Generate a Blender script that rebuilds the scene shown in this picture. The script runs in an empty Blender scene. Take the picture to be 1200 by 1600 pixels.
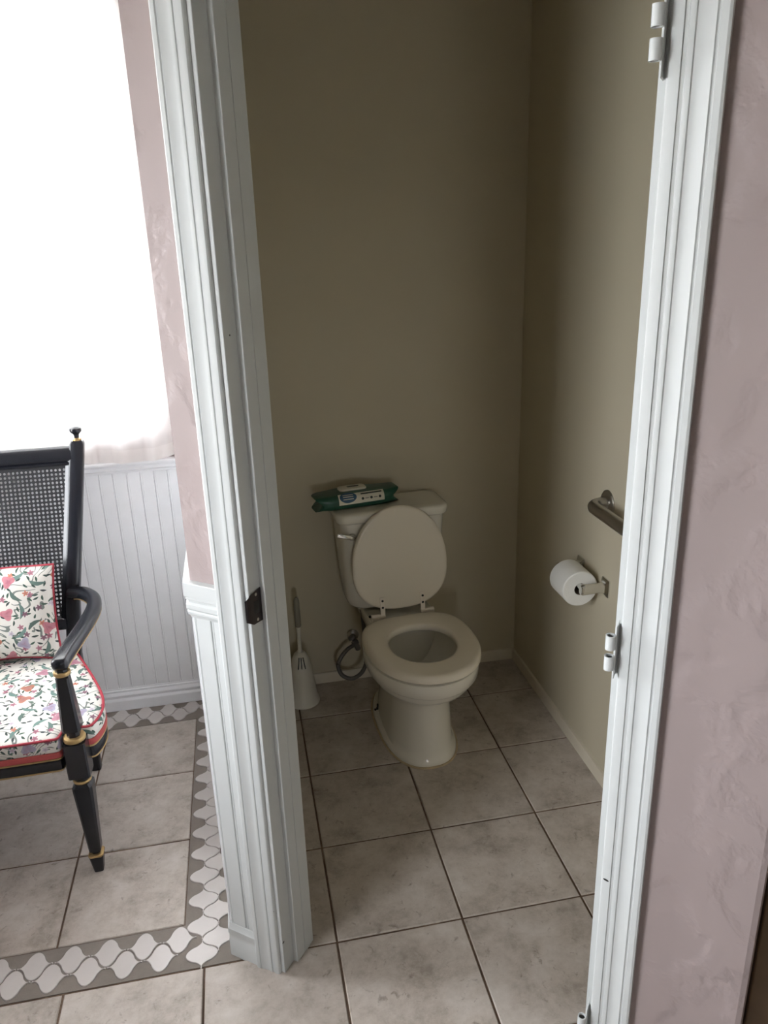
import bpy, bmesh, math, random
from mathutils import Vector, Matrix, Euler
random.seed(7)
SC = bpy.context.scene
COL = SC.collection

# ------------------------------------------------------------------ camera
cam_d = bpy.data.cameras.new('camera')
cam_d.sensor_fit = 'VERTICAL'; cam_d.sensor_height = 24.0
cam_d.lens = 1203.71 / 1600 * 24.0
cam_d.clip_start = 0.02
cam = bpy.data.objects.new('camera', cam_d); COL.objects.link(cam)
RGT = (0.98077134, -0.19284126, -0.02999707); UPV = (0.0918235, 0.32034327, 0.94284073); FWD = (0.17220923, 0.9274656, -0.33189086)
CAM = (-0.12007693, -2.47611193, 1.67278899)
cam.matrix_world = Matrix(((RGT[0], UPV[0], -FWD[0], CAM[0]), (RGT[1], UPV[1], -FWD[1], CAM[1]), (RGT[2], UPV[2], -FWD[2], CAM[2]), (0, 0, 0, 1)))
SC.camera = cam

# ------------------------------------------------------------------ world, window portals, exposure
world = bpy.data.worlds.new('overcast_sky'); SC.world = world; world.use_nodes = True
bgn = world.node_tree.nodes['Background']
bgn.inputs[0].default_value = (0.93, 0.96, 1.0, 1); bgn.inputs[1].default_value = 13.0
def portal(name, loc, rot, sx, sy):
    l = bpy.data.lights.new(name, 'AREA'); l.shape = 'RECTANGLE'; l.size = sx; l.size_y = sy; l.cycles.is_portal = True
    o = bpy.data.objects.new(name, l); COL.objects.link(o); o.location = loc; o.rotation_euler = rot
W1 = (-1.40, -0.385, 1.09, 2.40)          # window beside the partition: x0, x1, z0, z1 (in the wall y = 0.24)
W2 = (-2.50, -1.75, 0.75, 2.12)          # window in the left wall: y0, y1, z0, z1 (in the wall x = XW)
W3 = (-0.80, -0.10, 0.75, 2.10)          # unseen window added in the left wall to brighten the chair side
W4 = (-0.20, 0.25, 0.75, 1.25)           # unseen window added behind the camera to light the closet: x0, x1, z0, z1 (in the wall y = -4.15)
XW = -1.46                                # inner face of the left wall
portal('window_portal_1', ((W1[0]+W1[1])/2, 0.345, (W1[2]+W1[3])/2), (math.radians(-90), 0, 0), W1[1]-W1[0], W1[3]-W1[2])
portal('window_portal_2', (XW-0.105, (W2[0]+W2[1])/2, (W2[2]+W2[3])/2), (0, math.radians(-90), 0), W2[3]-W2[2], W2[1]-W2[0])
portal('added_portal_3', (XW-0.105, (W3[0]+W3[1])/2, (W3[2]+W3[3])/2), (0, math.radians(-90), 0), W3[3]-W3[2], W3[1]-W3[0])
portal('added_portal_4', ((W4[0]+W4[1])/2, -4.255, (W4[2]+W4[3])/2), (math.radians(90), 0, 0), W4[1]-W4[0], W4[3]-W4[2])
SC.view_settings.view_transform = 'Standard'; SC.view_settings.look = 'None'
SC.view_settings.gamma = 1.0; SC.view_settings.use_curve_mapping = False
SC.view_settings.exposure = 0.76

# ------------------------------------------------------------------ helpers
def lin(r, g, b):
    f = lambda c: (c/255/12.92) if c/255 <= 0.04045 else ((c/255+0.055)/1.055)**2.4
    return (f(r), f(g), f(b), 1.0)
class NT:
    def __init__(s, name):
        s.m = bpy.data.materials.new(name); s.m.use_nodes = True; s.t = s.m.node_tree
        s.b = s.t.nodes['Principled BSDF']; s.out = s.t.nodes['Material Output']
    def n(s, typ, **kw):
        nd = s.t.nodes.new(typ)
        for k, v in kw.items():
            if k.startswith('i_'):
                key = k[2:]; key = int(key) if key.isdigit() else key.replace('_', ' ')
                if isinstance(v, bpy.types.NodeSocket): s.t.links.new(v, nd.inputs[key])
                else: nd.inputs[key].default_value = v
            else: setattr(nd, k, v)
        return nd
    def l(s, a, b): s.t.links.new(a, b)
    def math(s, op, a, b=None, c=None, clamp=False):
        nd = s.t.nodes.new('ShaderNodeMath'); nd.operation = op; nd.use_clamp = clamp
        for i, v in enumerate((a, b, c)):
            if v is None: continue
            if isinstance(v, bpy.types.NodeSocket): s.t.links.new(v, nd.inputs[i])
            else: nd.inputs[i].default_value = v
        return nd.outputs[0]
    def mix(s, fac, a, b):
        nd = s.t.nodes.new('ShaderNodeMix'); nd.data_type = 'RGBA'
        for i, v in ((0, fac), (6, a), (7, b)):
            if isinstance(v, bpy.types.NodeSocket): s.t.links.new(v, nd.inputs[i])
            else: nd.inputs[i].default_value = v
        return nd.outputs[2]
    def ramp(s, fac, stops, interp='LINEAR'):
        nd = s.t.nodes.new('ShaderNodeValToRGB'); cr = nd.color_ramp; cr.interpolation = interp
        while len(cr.elements) < len(stops): cr.elements.new(0.5)
        for e, (p, c) in zip(cr.elements, stops): e.position = p; e.color = c
        s.t.links.new(fac, nd.inputs[0]); return nd.outputs[0]
def plain(name, col, rough=0.5, metal=0.0, spec=None, noise=0.0, nscale=20, bump=0.0, bscale=60, coat=0.0):
    k = NT(name); b = k.b
    b.inputs['Base Color'].default_value = col; b.inputs['Roughness'].default_value = rough; b.inputs['Metallic'].default_value = metal
    if spec is not None: b.inputs['Specular IOR Level'].default_value = spec
    if coat: b.inputs['Coat Weight'].default_value = coat
    g = k.n('ShaderNodeNewGeometry')
    nz = k.n('ShaderNodeTexNoise', i_Scale=nscale, i_Detail=4.0); k.l(g.outputs['Position'], nz.inputs['Vector'])
    amt = noise if noise else 0.04
    dark = tuple(c*(1-amt) for c in col[:3]) + (1,); lite = tuple(min(1, c*(1+amt)) for c in col[:3]) + (1,)
    k.l(k.mix(nz.outputs[0], dark, lite), b.inputs['Base Color'])
    if bump:
        n2 = k.n('ShaderNodeTexNoise', i_Scale=bscale, i_Detail=3.0); k.l(g.outputs['Position'], n2.inputs['Vector'])
        bp = k.n('ShaderNodeBump', i_Strength=bump, i_Distance=0.002, i_Height=n2.outputs[0]); k.l(bp.outputs[0], b.inputs['Normal'])
    return k.m

M = {}
M['trim'] = plain('white_trim_paint', lin(194, 197, 196), 0.5, bump=0.06, bscale=120)
M['bead'] = plain('white_beadboard_paint', lin(240, 241, 243), 0.4, bump=0.1, bscale=90)
M['ceil'] = plain('ceiling_paint', lin(225, 222, 218), 0.8)
M['porcelain'] = plain('ivory_porcelain', lin(232, 228, 216), 0.12, noise=0.02, nscale=6)
M['seatpl'] = plain('ivory_seat_enamel', lin(233, 225, 209), 0.25, noise=0.02, nscale=6)
M['hinge_pl'] = plain('pale_plastic', lin(238, 228, 214), 0.35)
M['dark'] = plain('dark_rubber', lin(28, 25, 23), 0.6)
M['chrome'] = plain('chrome', (0.72, 0.72, 0.7, 1), 0.12, 1.0, noise=0.02)
M['steel'] = plain('brushed_steel', (0.44, 0.42, 0.39, 1), 0.33, 1.0, noise=0.08, nscale=300)
M['bronze'] = plain('dark_bronze', lin(62, 56, 58), 0.3, 0.9, noise=0.2, nscale=80)
M['paper'] = plain('tissue_paper', lin(235, 234, 228), 0.9, bump=0.3, bscale=300)
M['card'] = plain('cardboard', lin(120, 108, 96), 0.9)
M['gold'] = plain('gilt_paint', lin(178, 150, 102), 0.4, 0.7, noise=0.15, nscale=90)
M['lacquer'] = plain('black_lacquer', lin(24, 26, 32), 0.25, noise=0.2, nscale=30, bump=0.05, bscale=200)
M['cane'] = plain('black_cane', lin(20, 20, 24), 0.5, noise=0.2, nscale=200)
M['pipe'] = plain('red_piping', lin(158, 48, 62), 0.75, noise=0.2, nscale=300, bump=0.4, bscale=600)
M['band'] = plain('dusty_red_tape', lin(168, 74, 72), 0.75, noise=0.15, nscale=200)
M['plastic_w'] = plain('white_plastic', lin(222, 218, 206), 0.4)
M['grip'] = plain('grey_grip', lin(140, 136, 124), 0.55)
M['hose'] = plain('grey_braided_hose', lin(112, 108, 104), 0.45, 0.35, noise=0.25, nscale=400)
M['wood'] = plain('dark_brown_wood', lin(106, 84, 58), 0.45, noise=0.25, nscale=25)
M['mosaic'] = plain('pale_glazed_mosaic', lin(206, 200, 196), 0.25, noise=0.07, nscale=9, bump=0.05, bscale=60)
M['mgrout'] = plain('mosaic_grout', lin(134, 126, 118), 0.9, noise=0.1, nscale=60, bump=0.3, bscale=300)
M['caulk'] = plain('stained_caulk', lin(190, 172, 140), 0.7, noise=0.3, nscale=40)
M['water'] = plain('bowl_water', lin(120, 122, 124), 0.05, noise=0.02)
M['green'] = plain('green_wipes_film', lin(36, 86, 68), 0.3, noise=0.25, nscale=18, bump=0.5, bscale=40)
M['navy'] = plain('blue_print', lin(54, 92, 122), 0.4)
M['ink'] = plain('dark_print', lin(46, 60, 52), 0.5)
M['label'] = plain('pale_label_print', lin(226, 222, 205), 0.5)
M['ground'] = plain('outdoor_paving', lin(205, 203, 196), 0.9)

def wallpaint(name, col, strength, s1=9.0, dist=0.004, col2=None):
    k = NT(name); b = k.b; b.inputs['Roughness'].default_value = 0.55
    b.inputs['Specular IOR Level'].default_value = 0.35
    g = k.n('ShaderNodeNewGeometry')
    w = k.n('ShaderNodeTexNoise', i_Scale=4.0, i_Detail=2.0); k.l(g.outputs['Position'], w.inputs['Vector'])
    v = k.n('ShaderNodeVectorMath', operation='MULTIPLY_ADD'); k.l(w.outputs['Color'], v.inputs[0]); v.inputs[1].default_value = (0.12,)*3; k.l(g.outputs['Position'], v.inputs[2])
    a = k.n('ShaderNodeTexNoise', i_Scale=s1, i_Detail=5.0, i_Roughness=0.5); k.l(v.outputs[0], a.inputs['Vector'])
    plate = k.n('ShaderNodeMapRange', i_1=0.42, i_2=0.60); plate.interpolation_type = 'SMOOTHSTEP'; k.l(a.outputs[0], plate.inputs[0])
    f = k.n('ShaderNodeTexNoise', i_Scale=70.0, i_Detail=3.0); k.l(g.outputs['Position'], f.inputs['Vector'])
    h = k.math('MULTIPLY_ADD', f.outputs[0], 0.12, plate.outputs[0])
    bp = k.n('ShaderNodeBump', i_Strength=strength, i_Distance=dist, i_Height=h); k.l(bp.outputs[0], b.inputs['Normal'])
    c2 = col2 or tuple(c*0.965 for c in col[:3]) + (1,)
    k.l(k.mix(a.outputs[0], c2, col), b.inputs['Base Color'])
    return k.m
M['pink'] = wallpaint('pink_trowelled_plaster', lin(160, 146, 144), 0.42, 9.0, 0.006)
M['cream'] = wallpaint('cream_wall_paint', lin(202, 193, 170), 0.10, 6.0)
M['tan'] = wallpaint('tan_hall_paint', lin(140, 120, 96), 0.2, 9.0)
M['creamtrim'] = plain('cream_baseboard_paint', lin(216, 207, 188), 0.45)

def tile_mat(name, base, lo, hi, stain):
    k = NT(name); b = k.b
    g = k.n('ShaderNodeNewGeometry'); oi = k.n('ShaderNodeObjectInfo')
    rv = k.n('ShaderNodeCombineXYZ'); r10 = k.math('MULTIPLY', oi.outputs['Random'], 37.0)
    k.l(r10, rv.inputs[0]); k.l(r10, rv.inputs[1]); k.l(r10, rv.inputs[2])
    v = k.n('ShaderNodeVectorMath', operation='ADD'); k.l(g.outputs['Position'], v.inputs[0]); k.l(rv.outputs[0], v.inputs[1])
    n1 = k.n('ShaderNodeTexNoise', i_Scale=9.0, i_Detail=8.0, i_Roughness=0.7, i_Distortion=0.15); k.l(v.outputs[0], n1.inputs['Vector'])
    n2 = k.n('ShaderNodeTexNoise', i_Scale=60.0, i_Detail=5.0, i_Roughness=0.75); k.l(v.outputs[0], n2.inputs['Vector'])
    n3 = k.n('ShaderNodeTexNoise', i_Scale=38.0, i_Detail=4.0, i_Roughness=0.7, i_Distortion=0.6); k.l(v.outputs[0], n3.inputs['Vector'])
    c = k.ramp(n1.outputs[0], [(0.32, lo), (0.5, base), (0.68, hi)])
    c = k.mix(k.math('MULTIPLY', k.math('SUBTRACT', n2.outputs[0], 0.45, clamp=True), 1.6, clamp=True), c, hi)
    m3 = k.n('ShaderNodeMapRange', i_1=0.60, i_2=0.72); k.l(n3.outputs[0], m3.inputs[0])
    c = k.mix(k.math('MULTIPLY', m3.outputs[0], 0.6), c, stain)
    br = k.n('ShaderNodeHueSaturation'); k.l(c, br.inputs['Color'])
    k.l(k.math('MULTIPLY_ADD', oi.outputs['Random'], 0.14, 0.93), br.inputs['Value']); k.l(br.outputs[0], b.inputs['Base Color'])
    b.inputs['Roughness'].default_value = 0.42
    bp = k.n('ShaderNodeBump', i_Strength=0.25, i_Distance=0.0015, i_Height=n2.outputs[0]); k.l(bp.outputs[0], b.inputs['Normal'])
    return k.m
M['tile'] = tile_mat('mottled_stone_tile', lin(184, 174, 164), lin(152, 142, 131), lin(203, 195, 187), lin(112, 98, 86))
def grout_mat():
    k = NT('brown_grout'); b = k.b; g = k.n('ShaderNodeNewGeometry')
    n1 = k.n('ShaderNodeTexNoise', i_Scale=5.0, i_Detail=6.0, i_Roughness=0.75); k.l(g.outputs['Position'], n1.inputs['Vector'])
    k.l(k.ramp(n1.outputs[0], [(0.35, lin(74, 56, 44)), (0.55, lin(108, 88, 72)), (0.7, lin(158, 140, 122))]), b.inputs['Base Color'])
    b.inputs['Roughness'].default_value = 0.9
    return k.m
M['grout'] = grout_mat()

def curtain_mat(name, tr=0.45):
    k = NT(name); g = k.n('ShaderNodeTexCoord')
    wv = k.n('ShaderNodeTexWave', i_Scale=60.0, i_Distortion=2.0); k.l(g.outputs['Object'], wv.inputs['Vector'])
    col = k.mix(k.math('MULTIPLY', wv.outputs['Fac'], 0.1), lin(250, 248, 246), lin(240, 234, 234))
    d = k.n('ShaderNodeBsdfDiffuse'); t = k.n('ShaderNodeBsdfTranslucent'); tp = k.n('ShaderNodeBsdfTransparent')
    k.l(col, d.inputs[0]); k.l(col, t.inputs[0])
    m1 = k.n('ShaderNodeMixShader', i_0=0.72); k.l(d.outputs[0], m1.inputs[1]); k.l(t.outputs[0], m1.inputs[2])
    m2 = k.n('ShaderNodeMixShader', i_0=tr); k.l(m1.outputs[0], m2.inputs[1]); k.l(tp.outputs[0], m2.inputs[2])
    k.l(m2.outputs[0], k.out.inputs[0]); return k.m
M['curtain'] = curtain_mat('sheer_white_curtain', 0.10)
M['hem'] = curtain_mat('doubled_curtain_hem', 0.03)
def glass_mat():
    k = NT('window_glass'); tp = k.n('ShaderNodeBsdfTransparent'); gl = k.n('ShaderNodeBsdfGlossy'); gl.inputs['Roughness'].default_value = 0.02
    fr = k.n('ShaderNodeFresnel', i_IOR=1.3); mx = k.n('ShaderNodeMixShader'); k.l(fr.outputs[0], mx.inputs[0]); k.l(tp.outputs[0], mx.inputs[1]); k.l(gl.outputs[0], mx.inputs[2])
    k.l(mx.outputs[0], k.out.inputs[0]); return k.m
M['glass'] = glass_mat()

def floral_mat():
    k = NT('floral_print_fabric'); b = k.b; uv = k.n('ShaderNodeUVMap'); uv.uv_map = 'UVMap'
    P = uv.outputs[0]
    ivory = lin(214, 212, 204)
    # vines: contour lines of a smooth field
    nz = k.n('ShaderNodeTexNoise', i_Scale=7.5, i_Detail=1.0, i_Distortion=1.2); nz.noise_dimensions = '2D'; k.l(P, nz.inputs['Vector'])
    d1 = k.math('ABSOLUTE', k.math('SUBTRACT', k.math('FRACT', k.math('MULTIPLY', nz.outputs[0], 8.0)), 0.5))
    vine = k.math('LESS_THAN', d1, 0.09)
    nb = k.n('ShaderNodeTexNoise', i_Scale=14.0, i_Detail=0.0); nb.noise_dimensions = '2D'; k.l(P, nb.inputs['Vector'])
    vine = k.math('MULTIPLY', vine, k.math('GREATER_THAN', nb.outputs[0], 0.40))
    c = k.mix(k.math('MULTIPLY', vine, 0.85), ivory, lin(92, 104, 98))
    # leaves
    def cells(scale, rnd=0.9, off=0.0):
        mp = k.n('ShaderNodeVectorMath', operation='ADD'); k.l(P, mp.inputs[0]); mp.inputs[1].default_value = (off, off*0.7, 0)
        vo = k.n('ShaderNodeTexVoronoi', i_Scale=scale, i_Randomness=rnd); vo.voronoi_dimensions = '2D'; k.l(mp.outputs[0], vo.inputs['Vector'])
        sc = k.n('ShaderNodeVectorMath', operation='SUBTRACT'); k.l(mp.outputs[0], sc.inputs[0])
        k.l(vo.outputs['Position'], sc.inputs[1])
        sep = k.n('ShaderNodeSeparateXYZ'); k.l(sc.outputs[0], sep.inputs[0])
        rc = k.n('ShaderNodeSeparateColor'); k.l(vo.outputs['Color'], rc.inputs[0])
        return sep.outputs[0], sep.outputs[1], rc.outputs[0], rc.outputs[1], rc.outputs[2]
    def leaf(scale, L, Wd, off, col1, col2, keep, c):
        x, y, r, g, bb = cells(scale, 0.9, off)
        a = k.math('MULTIPLY', r, 6.283); ca = k.math('COSINE', a); sa = k.math('SINE', a)
        u = k.math('ADD', k.math('MULTIPLY', x, ca), k.math('MULTIPLY', y, sa))
        w = k.math('SUBTRACT', k.math('MULTIPLY', y, ca), k.math('MULTIPLY', x, sa))
        w = k.math('ADD', w, k.math('MULTIPLY', k.math('MULTIPLY', u, u), 14.0))
        un = k.math('DIVIDE', u, L); wn = k.math('DIVIDE', w, Wd)
        e = k.math('ADD', k.math('MULTIPLY', un, un), k.math('ABSOLUTE', wn))
        msk = k.math('MULTIPLY', k.math('LESS_THAN', e, 1.0), k.math('LESS_THAN', g, keep))
        return k.mix(msk, c, k.mix(bb, col1, col2))
    c = leaf(44.0, 0.009, 0.0030, 0.37, lin(74, 98, 84), lin(60, 66, 68), 0.8, c)
    c = leaf(17.0, 0.025, 0.006, 1.7, lin(112, 138, 130), lin(84, 100, 94), 0.75, c)
    # flowers
    def flower(scale, R, off, pet, amp, stops, keep, c, eye):
        x, y, r, g, bb = cells(scale, 0.85, off)
        rad = k.math('SQRT', k.math('ADD', k.math('MULTIPLY', x, x), k.math('MULTIPLY', y, y)))
        th = k.math('ADD', k.math('ARCTAN2', y, x), k.math('MULTIPLY', g, 6.283))
        lim = k.math('MULTIPLY', k.math('MULTIPLY_ADD', k.math('COSINE', k.math('MULTIPLY', th, pet)), amp, 1.0), R)
        q = k.math('DIVIDE', rad, lim)
        msk = k.math('MULTIPLY', k.math('LESS_THAN', q, 1.0), k.math('LESS_THAN', bb, keep))
        colr = k.ramp(r, stops, 'CONSTANT')
        colr = k.mix(k.math('MULTIPLY', k.math('SUBTRACT', 1.0, q, clamp=True), 0.55), colr, eye)
        return k.mix(k.math('MULTIPLY', msk, 0.92), c, colr)
    c = flower(25.0, 0.0072, 0.9, 5.0, 0.32, [(0, lin(170, 110, 128)), (0.35, lin(206, 200, 212)), (0.6, lin(120, 84, 104)), (0.8, lin(196, 122, 96))], 0.6, c, lin(110, 60, 70))
    c = flower(11.0, 0.0165, 0.2, 3.0, 0.25, [(0, lin(188, 118, 128)), (0.34, lin(162, 160, 182)), (0.62, lin(172, 112, 88)), (0.8, lin(182, 128, 142))], 0.75, c, lin(140, 88, 104))
    k.l(c, b.inputs['Base Color']); b.inputs['Roughness'].default_value = 0.85; b.inputs['Specular IOR Level'].default_value = 0.2
    wv = k.n('ShaderNodeTexNoise', i_Scale=600.0); k.l(P, wv.inputs['Vector'])
    bp = k.n('ShaderNodeBump', i_Strength=0.15, i_Distance=0.001, i_Height=wv.outputs[0]); k.l(bp.outputs[0], b.inputs['Normal'])
    return k.m
M['floral'] = floral_mat()

def link(name, me, mat, parent=None, loc=None, rot=None):
    o = bpy.data.objects.new(name, me); COL.objects.link(o)
    if mat is not None and not me.materials:
        for m in (mat if isinstance(mat, (list, tuple)) else [mat]): me.materials.append(M[m])
    if parent: o.parent = parent
    if loc: o.location = loc
    if rot: o.rotation_euler = rot
    return o
def mk(name, verts, faces, mat, parent=None, smooth=False, loc=None, rot=None, fm=None, recalc=True, ang=None):
    me = bpy.data.meshes.new(name); me.from_pydata([tuple(v) for v in verts], [], faces)
    if recalc:
        bm = bmesh.new(); bm.from_mesh(me); bmesh.ops.recalc_face_normals(bm, faces=bm.faces); bm.to_mesh(me); bm.free()
    if fm:
        for p, i in zip(me.polygons, fm): p.material_index = i
    if smooth or ang:
        me.polygons.foreach_set('use_smooth', [True]*len(me.polygons))
        if ang: me.set_sharp_from_angle(angle=math.radians(ang))
    me.update()
    return link(name, me, mat, parent, loc, rot)
def empty(name, loc=(0, 0, 0), rz=0.0):
    o = bpy.data.objects.new(name, None); COL.objects.link(o); o.location = loc; o.rotation_euler = (0, 0, rz); o.empty_display_size = 0.05
    return o
def tag(o, label, cat, group=None):
    o['label'] = label; o['category'] = cat
    if group: o['group'] = group
    return o
def struct(o, label=None):
    o['kind'] = 'structure'
    if label: o['label'] = label
    return o
def boxvf(lo, hi):
    x0, y0, z0 = lo; x1, y1, z1 = hi
    v = [(x0,y0,z0),(x1,y0,z0),(x1,y1,z0),(x0,y1,z0),(x0,y0,z1),(x1,y0,z1),(x1,y1,z1),(x0,y1,z1)]
    f = [(0,3,2,1),(4,5,6,7),(0,1,5,4),(1,2,6,5),(2,3,7,6),(3,0,4,7)]
    return v, f
def box(name, lo, hi, mat, parent=None, bev=0.0, seg=2, loc=None, rot=None):
    v, f = boxvf(lo, hi)
    me = bpy.data.meshes.new(name); me.from_pydata(v, [], f)
    if bev:
        bm = bmesh.new(); bm.from_mesh(me)
        bmesh.ops.bevel(bm, geom=list(bm.edges), offset=bev, segments=seg, affect='EDGES', profile=0.5)
        bm.to_mesh(me); bm.free()
        me.polygons.foreach_set('use_smooth', [True]*len(me.polygons)); me.set_sharp_from_angle(angle=math.radians(50))
    return link(name, me, mat, parent, loc, rot)
def boxes(name, lst, mat, parent=None, loc=None, rot=None):
    V = []; F = []
    for lo, hi in lst:
        v, f = boxvf(lo, hi); n = len(V); V += v; F += [tuple(i+n for i in q) for q in f]
    return mk(name, V, F, mat, parent, loc=loc, rot=rot, recalc=False)
def loft(rings, closed_ends=True, cyc=True, n0=0):
    n = len(rings[0]); V = [p for r in rings for p in r]; F = []
    for i in range(len(rings)-1):
        for j in range(n if cyc else n-1):
            a = i*n+j; b = i*n+(j+1) % n
            F.append((a+n0, b+n0, b+n+n0, a+n+n0))
    if closed_ends:
        F.append(tuple(n0+j for j in reversed(range(n)))); F.append(tuple(n0+(len(rings)-1)*n+j for j in range(n)))
    return V, F
def lathe(name, prof, mat, parent=None, n=28, loc=None, rot=None, ang=40, caps=True):
    rings = [[(r*math.cos(2*math.pi*j/n), r*math.sin(2*math.pi*j/n), z) for j in range(n)] for r, z in prof]
    V, F = loft(rings, caps); return mk(name, V, F, mat, parent, loc=loc, rot=rot, ang=ang)
def spline(pts, per=8, closed=False):
    P = [Vector(p) for p in pts]; out = []; n = len(P)
    rng = range(n if closed else n-1)
    for i in rng:
        p0 = P[(i-1) % n] if closed or i > 0 else P[0]*2-P[1]
        p1 = P[i]; p2 = P[(i+1) % n]
        p3 = P[(i+2) % n] if closed or i+2 < n else P[-1]*2-P[-2]
        for k in range(per):
            t = k/per
            out.append(0.5*((2*p1)+(p2-p0)*t+(2*p0-5*p1+4*p2-p3)*t*t+(3*p1-p0-3*p2+p3)*t**3))
    if not closed: out.append(P[-1])
    return out
def sweep(name, pts, section, mat, parent=None, closed=False, up=(0, 0, 1), ang=40, scale=None, loc=None, rot=None):
    P = [Vector(p) for p in pts]; n = len(P); rings = []
    for i, p in enumerate(P):
        if closed: t = P[(i+1) % n]-P[i-1]
        else: t = P[min(i+1, n-1)]-P[max(i-1, 0)]
        t.normalize(); u = Vector(up)
        if abs(t.dot(u)) > 0.97: u = Vector((1, 0, 0))
        s = t.cross(u).normalized(); w = s.cross(t).normalized(); sc = scale(i/(n-1)) if scale else 1.0
        rings.append([p+s*a*sc+w*b*sc for a, b in section])
    if closed: rings.append(rings[0])
    V, F = loft(rings, not closed)
    return mk(name, V, F, mat, parent, ang=ang, loc=loc, rot=rot)
def circ(r, n=10): return [(r*math.cos(2*math.pi*j/n), r*math.sin(2*math.pi*j/n)) for j in range(n)]
def rrect(w, h, r, seg=3):
    out = []
    for cx, cy, a0 in ((w/2-r, h/2-r, 0), (-w/2+r, h/2-r, 90), (-w/2+r, -h/2+r, 180), (w/2-r, -h/2+r, 270)):
        for k in range(seg+1):
            a = math.radians(a0+90*k/seg); out.append((cx+r*math.cos(a), cy+r*math.sin(a)))
    return out
def prism(name, poly, z0, z1, mats, edge_m, parent=None, cap_m=0, extra=None):
    n = len(poly); V = [(x, y, z0) for x, y in poly]+[(x, y, z1) for x, y in poly]
    F = []; fm = []
    for i in range(n): F.append((i, (i+1) % n, n+(i+1) % n, n+i)); fm.append(edge_m[i])
    F.append(tuple(reversed(range(n)))); F.append(tuple(range(n, 2*n))); fm += [cap_m, cap_m]
    return mk(name, V, F, mats, parent, fm=fm)
def extrude_profile(name, prof, a, b, mat, parent=None, axis='z', ang=25):
    """profile (p, q) extruded from a to b along axis; z: (x,y), x: (y,z)"""
    f = {'z': lambda p, q, t: (p, q, t), 'x': lambda p, q, t: (t, p, q), 'y': lambda p, q, t: (p, t, q)}[axis]
    V, F = loft([[f(p, q, t) for p, q in prof] for t in (a, b)])
    return mk(name, V, F, mat, parent, ang=ang)

# ------------------------------------------------------------------ door plane frame: local x = s along the wall, y = n into the closet
A = math.radians(37.5); P0 = Vector((-0.15, -1.059, 0))
D = Vector((math.cos(A), -math.sin(A), 0)); N = Vector((math.sin(A), math.cos(A), 0))
def dw(s, n): p = P0+D*s+N*n; return (p.x, p.y)
ROT = (0, 0, -A)
WN = 0.016; WI = 0.124          # wall faces, hall side and closet side
H = 2.6; YB = 0.24; XR = 0.92; XPL = -0.2526; XPR = -0.1376
JL, JR = 0.006, 0.7225          # jamb faces

# ------------------------------------------------------------------ structure: floor slab + tiles
floor = struct(box('floor', (XW-.15, -4.3, -0.12), (2.35, 0.36, -0.0035), 'grout'), 'floor of mottled grey stone tiles with brown grout')
T = 0.33; GAP = 0.0055
def tile_mesh(w, h):
    x, y = w/2, h/2; c = 0.0022
    V = [(-x,-y,-0.012),(x,-y,-0.012),(x,y,-0.012),(-x,y,-0.012),(-x,-y,-c),(x,-y,-c),(x,y,-c),(-x,y,-c),(-x+c,-y+c,0),(x-c,-y+c,0),(x-c,y-c,0),(-x+c,y-c,0)]
    F = [(8,9,10,11)]
    for i in range(4):
        j = (i+1) % 4; F += [(i, j, j+4, i+4), (i+4, j+4, j+8, i+8)]
    me = bpy.data.meshes.new('tile'); me.from_pydata(V, [], F); me.materials.append(M['tile']); me.update(); return me
TM = {}
def tile(x0, x1, y0, y1):
    w, h = x1-x0-GAP, y1-y0-GAP
    if w < 0.012 or h < 0.012: return
    key = (round(w, 4), round(h, 4))
    if key not in TM: TM[key] = tile_mesh(w, h)
    o = link('tile', TM[key], None, floor); o.location = ((x0+x1)/2, (y0+y1)/2, random.uniform(-0.0006, 0.0004))
    o.rotation_euler = (random.uniform(-.0012, .0012), random.uniform(-.0012, .0012), random.uniform(-.002, .002))
for i in range(-5, 5):
    for j in range(-9, 1):
        x0, x1, y0, y1 = i*T, (i+1)*T, j*T, (j+1)*T
        if y0 > -0.995:
            if i < -1: continue
            if i == -1: x0 = -0.215
        y1 = min(y1, 0.262); x0 = max(x0, XW-.05)
        tile(x0, x1, y0, y1)
FX = [-0.382, -0.702, -1.03, -1.36, -1.50]; FY = [0.10, -0.211, -0.535, -0.852]
for a in range(len(FX)-1):
    for b in range(3): tile(FX[a+1], FX[a], FY[b+1], FY[b])
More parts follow.
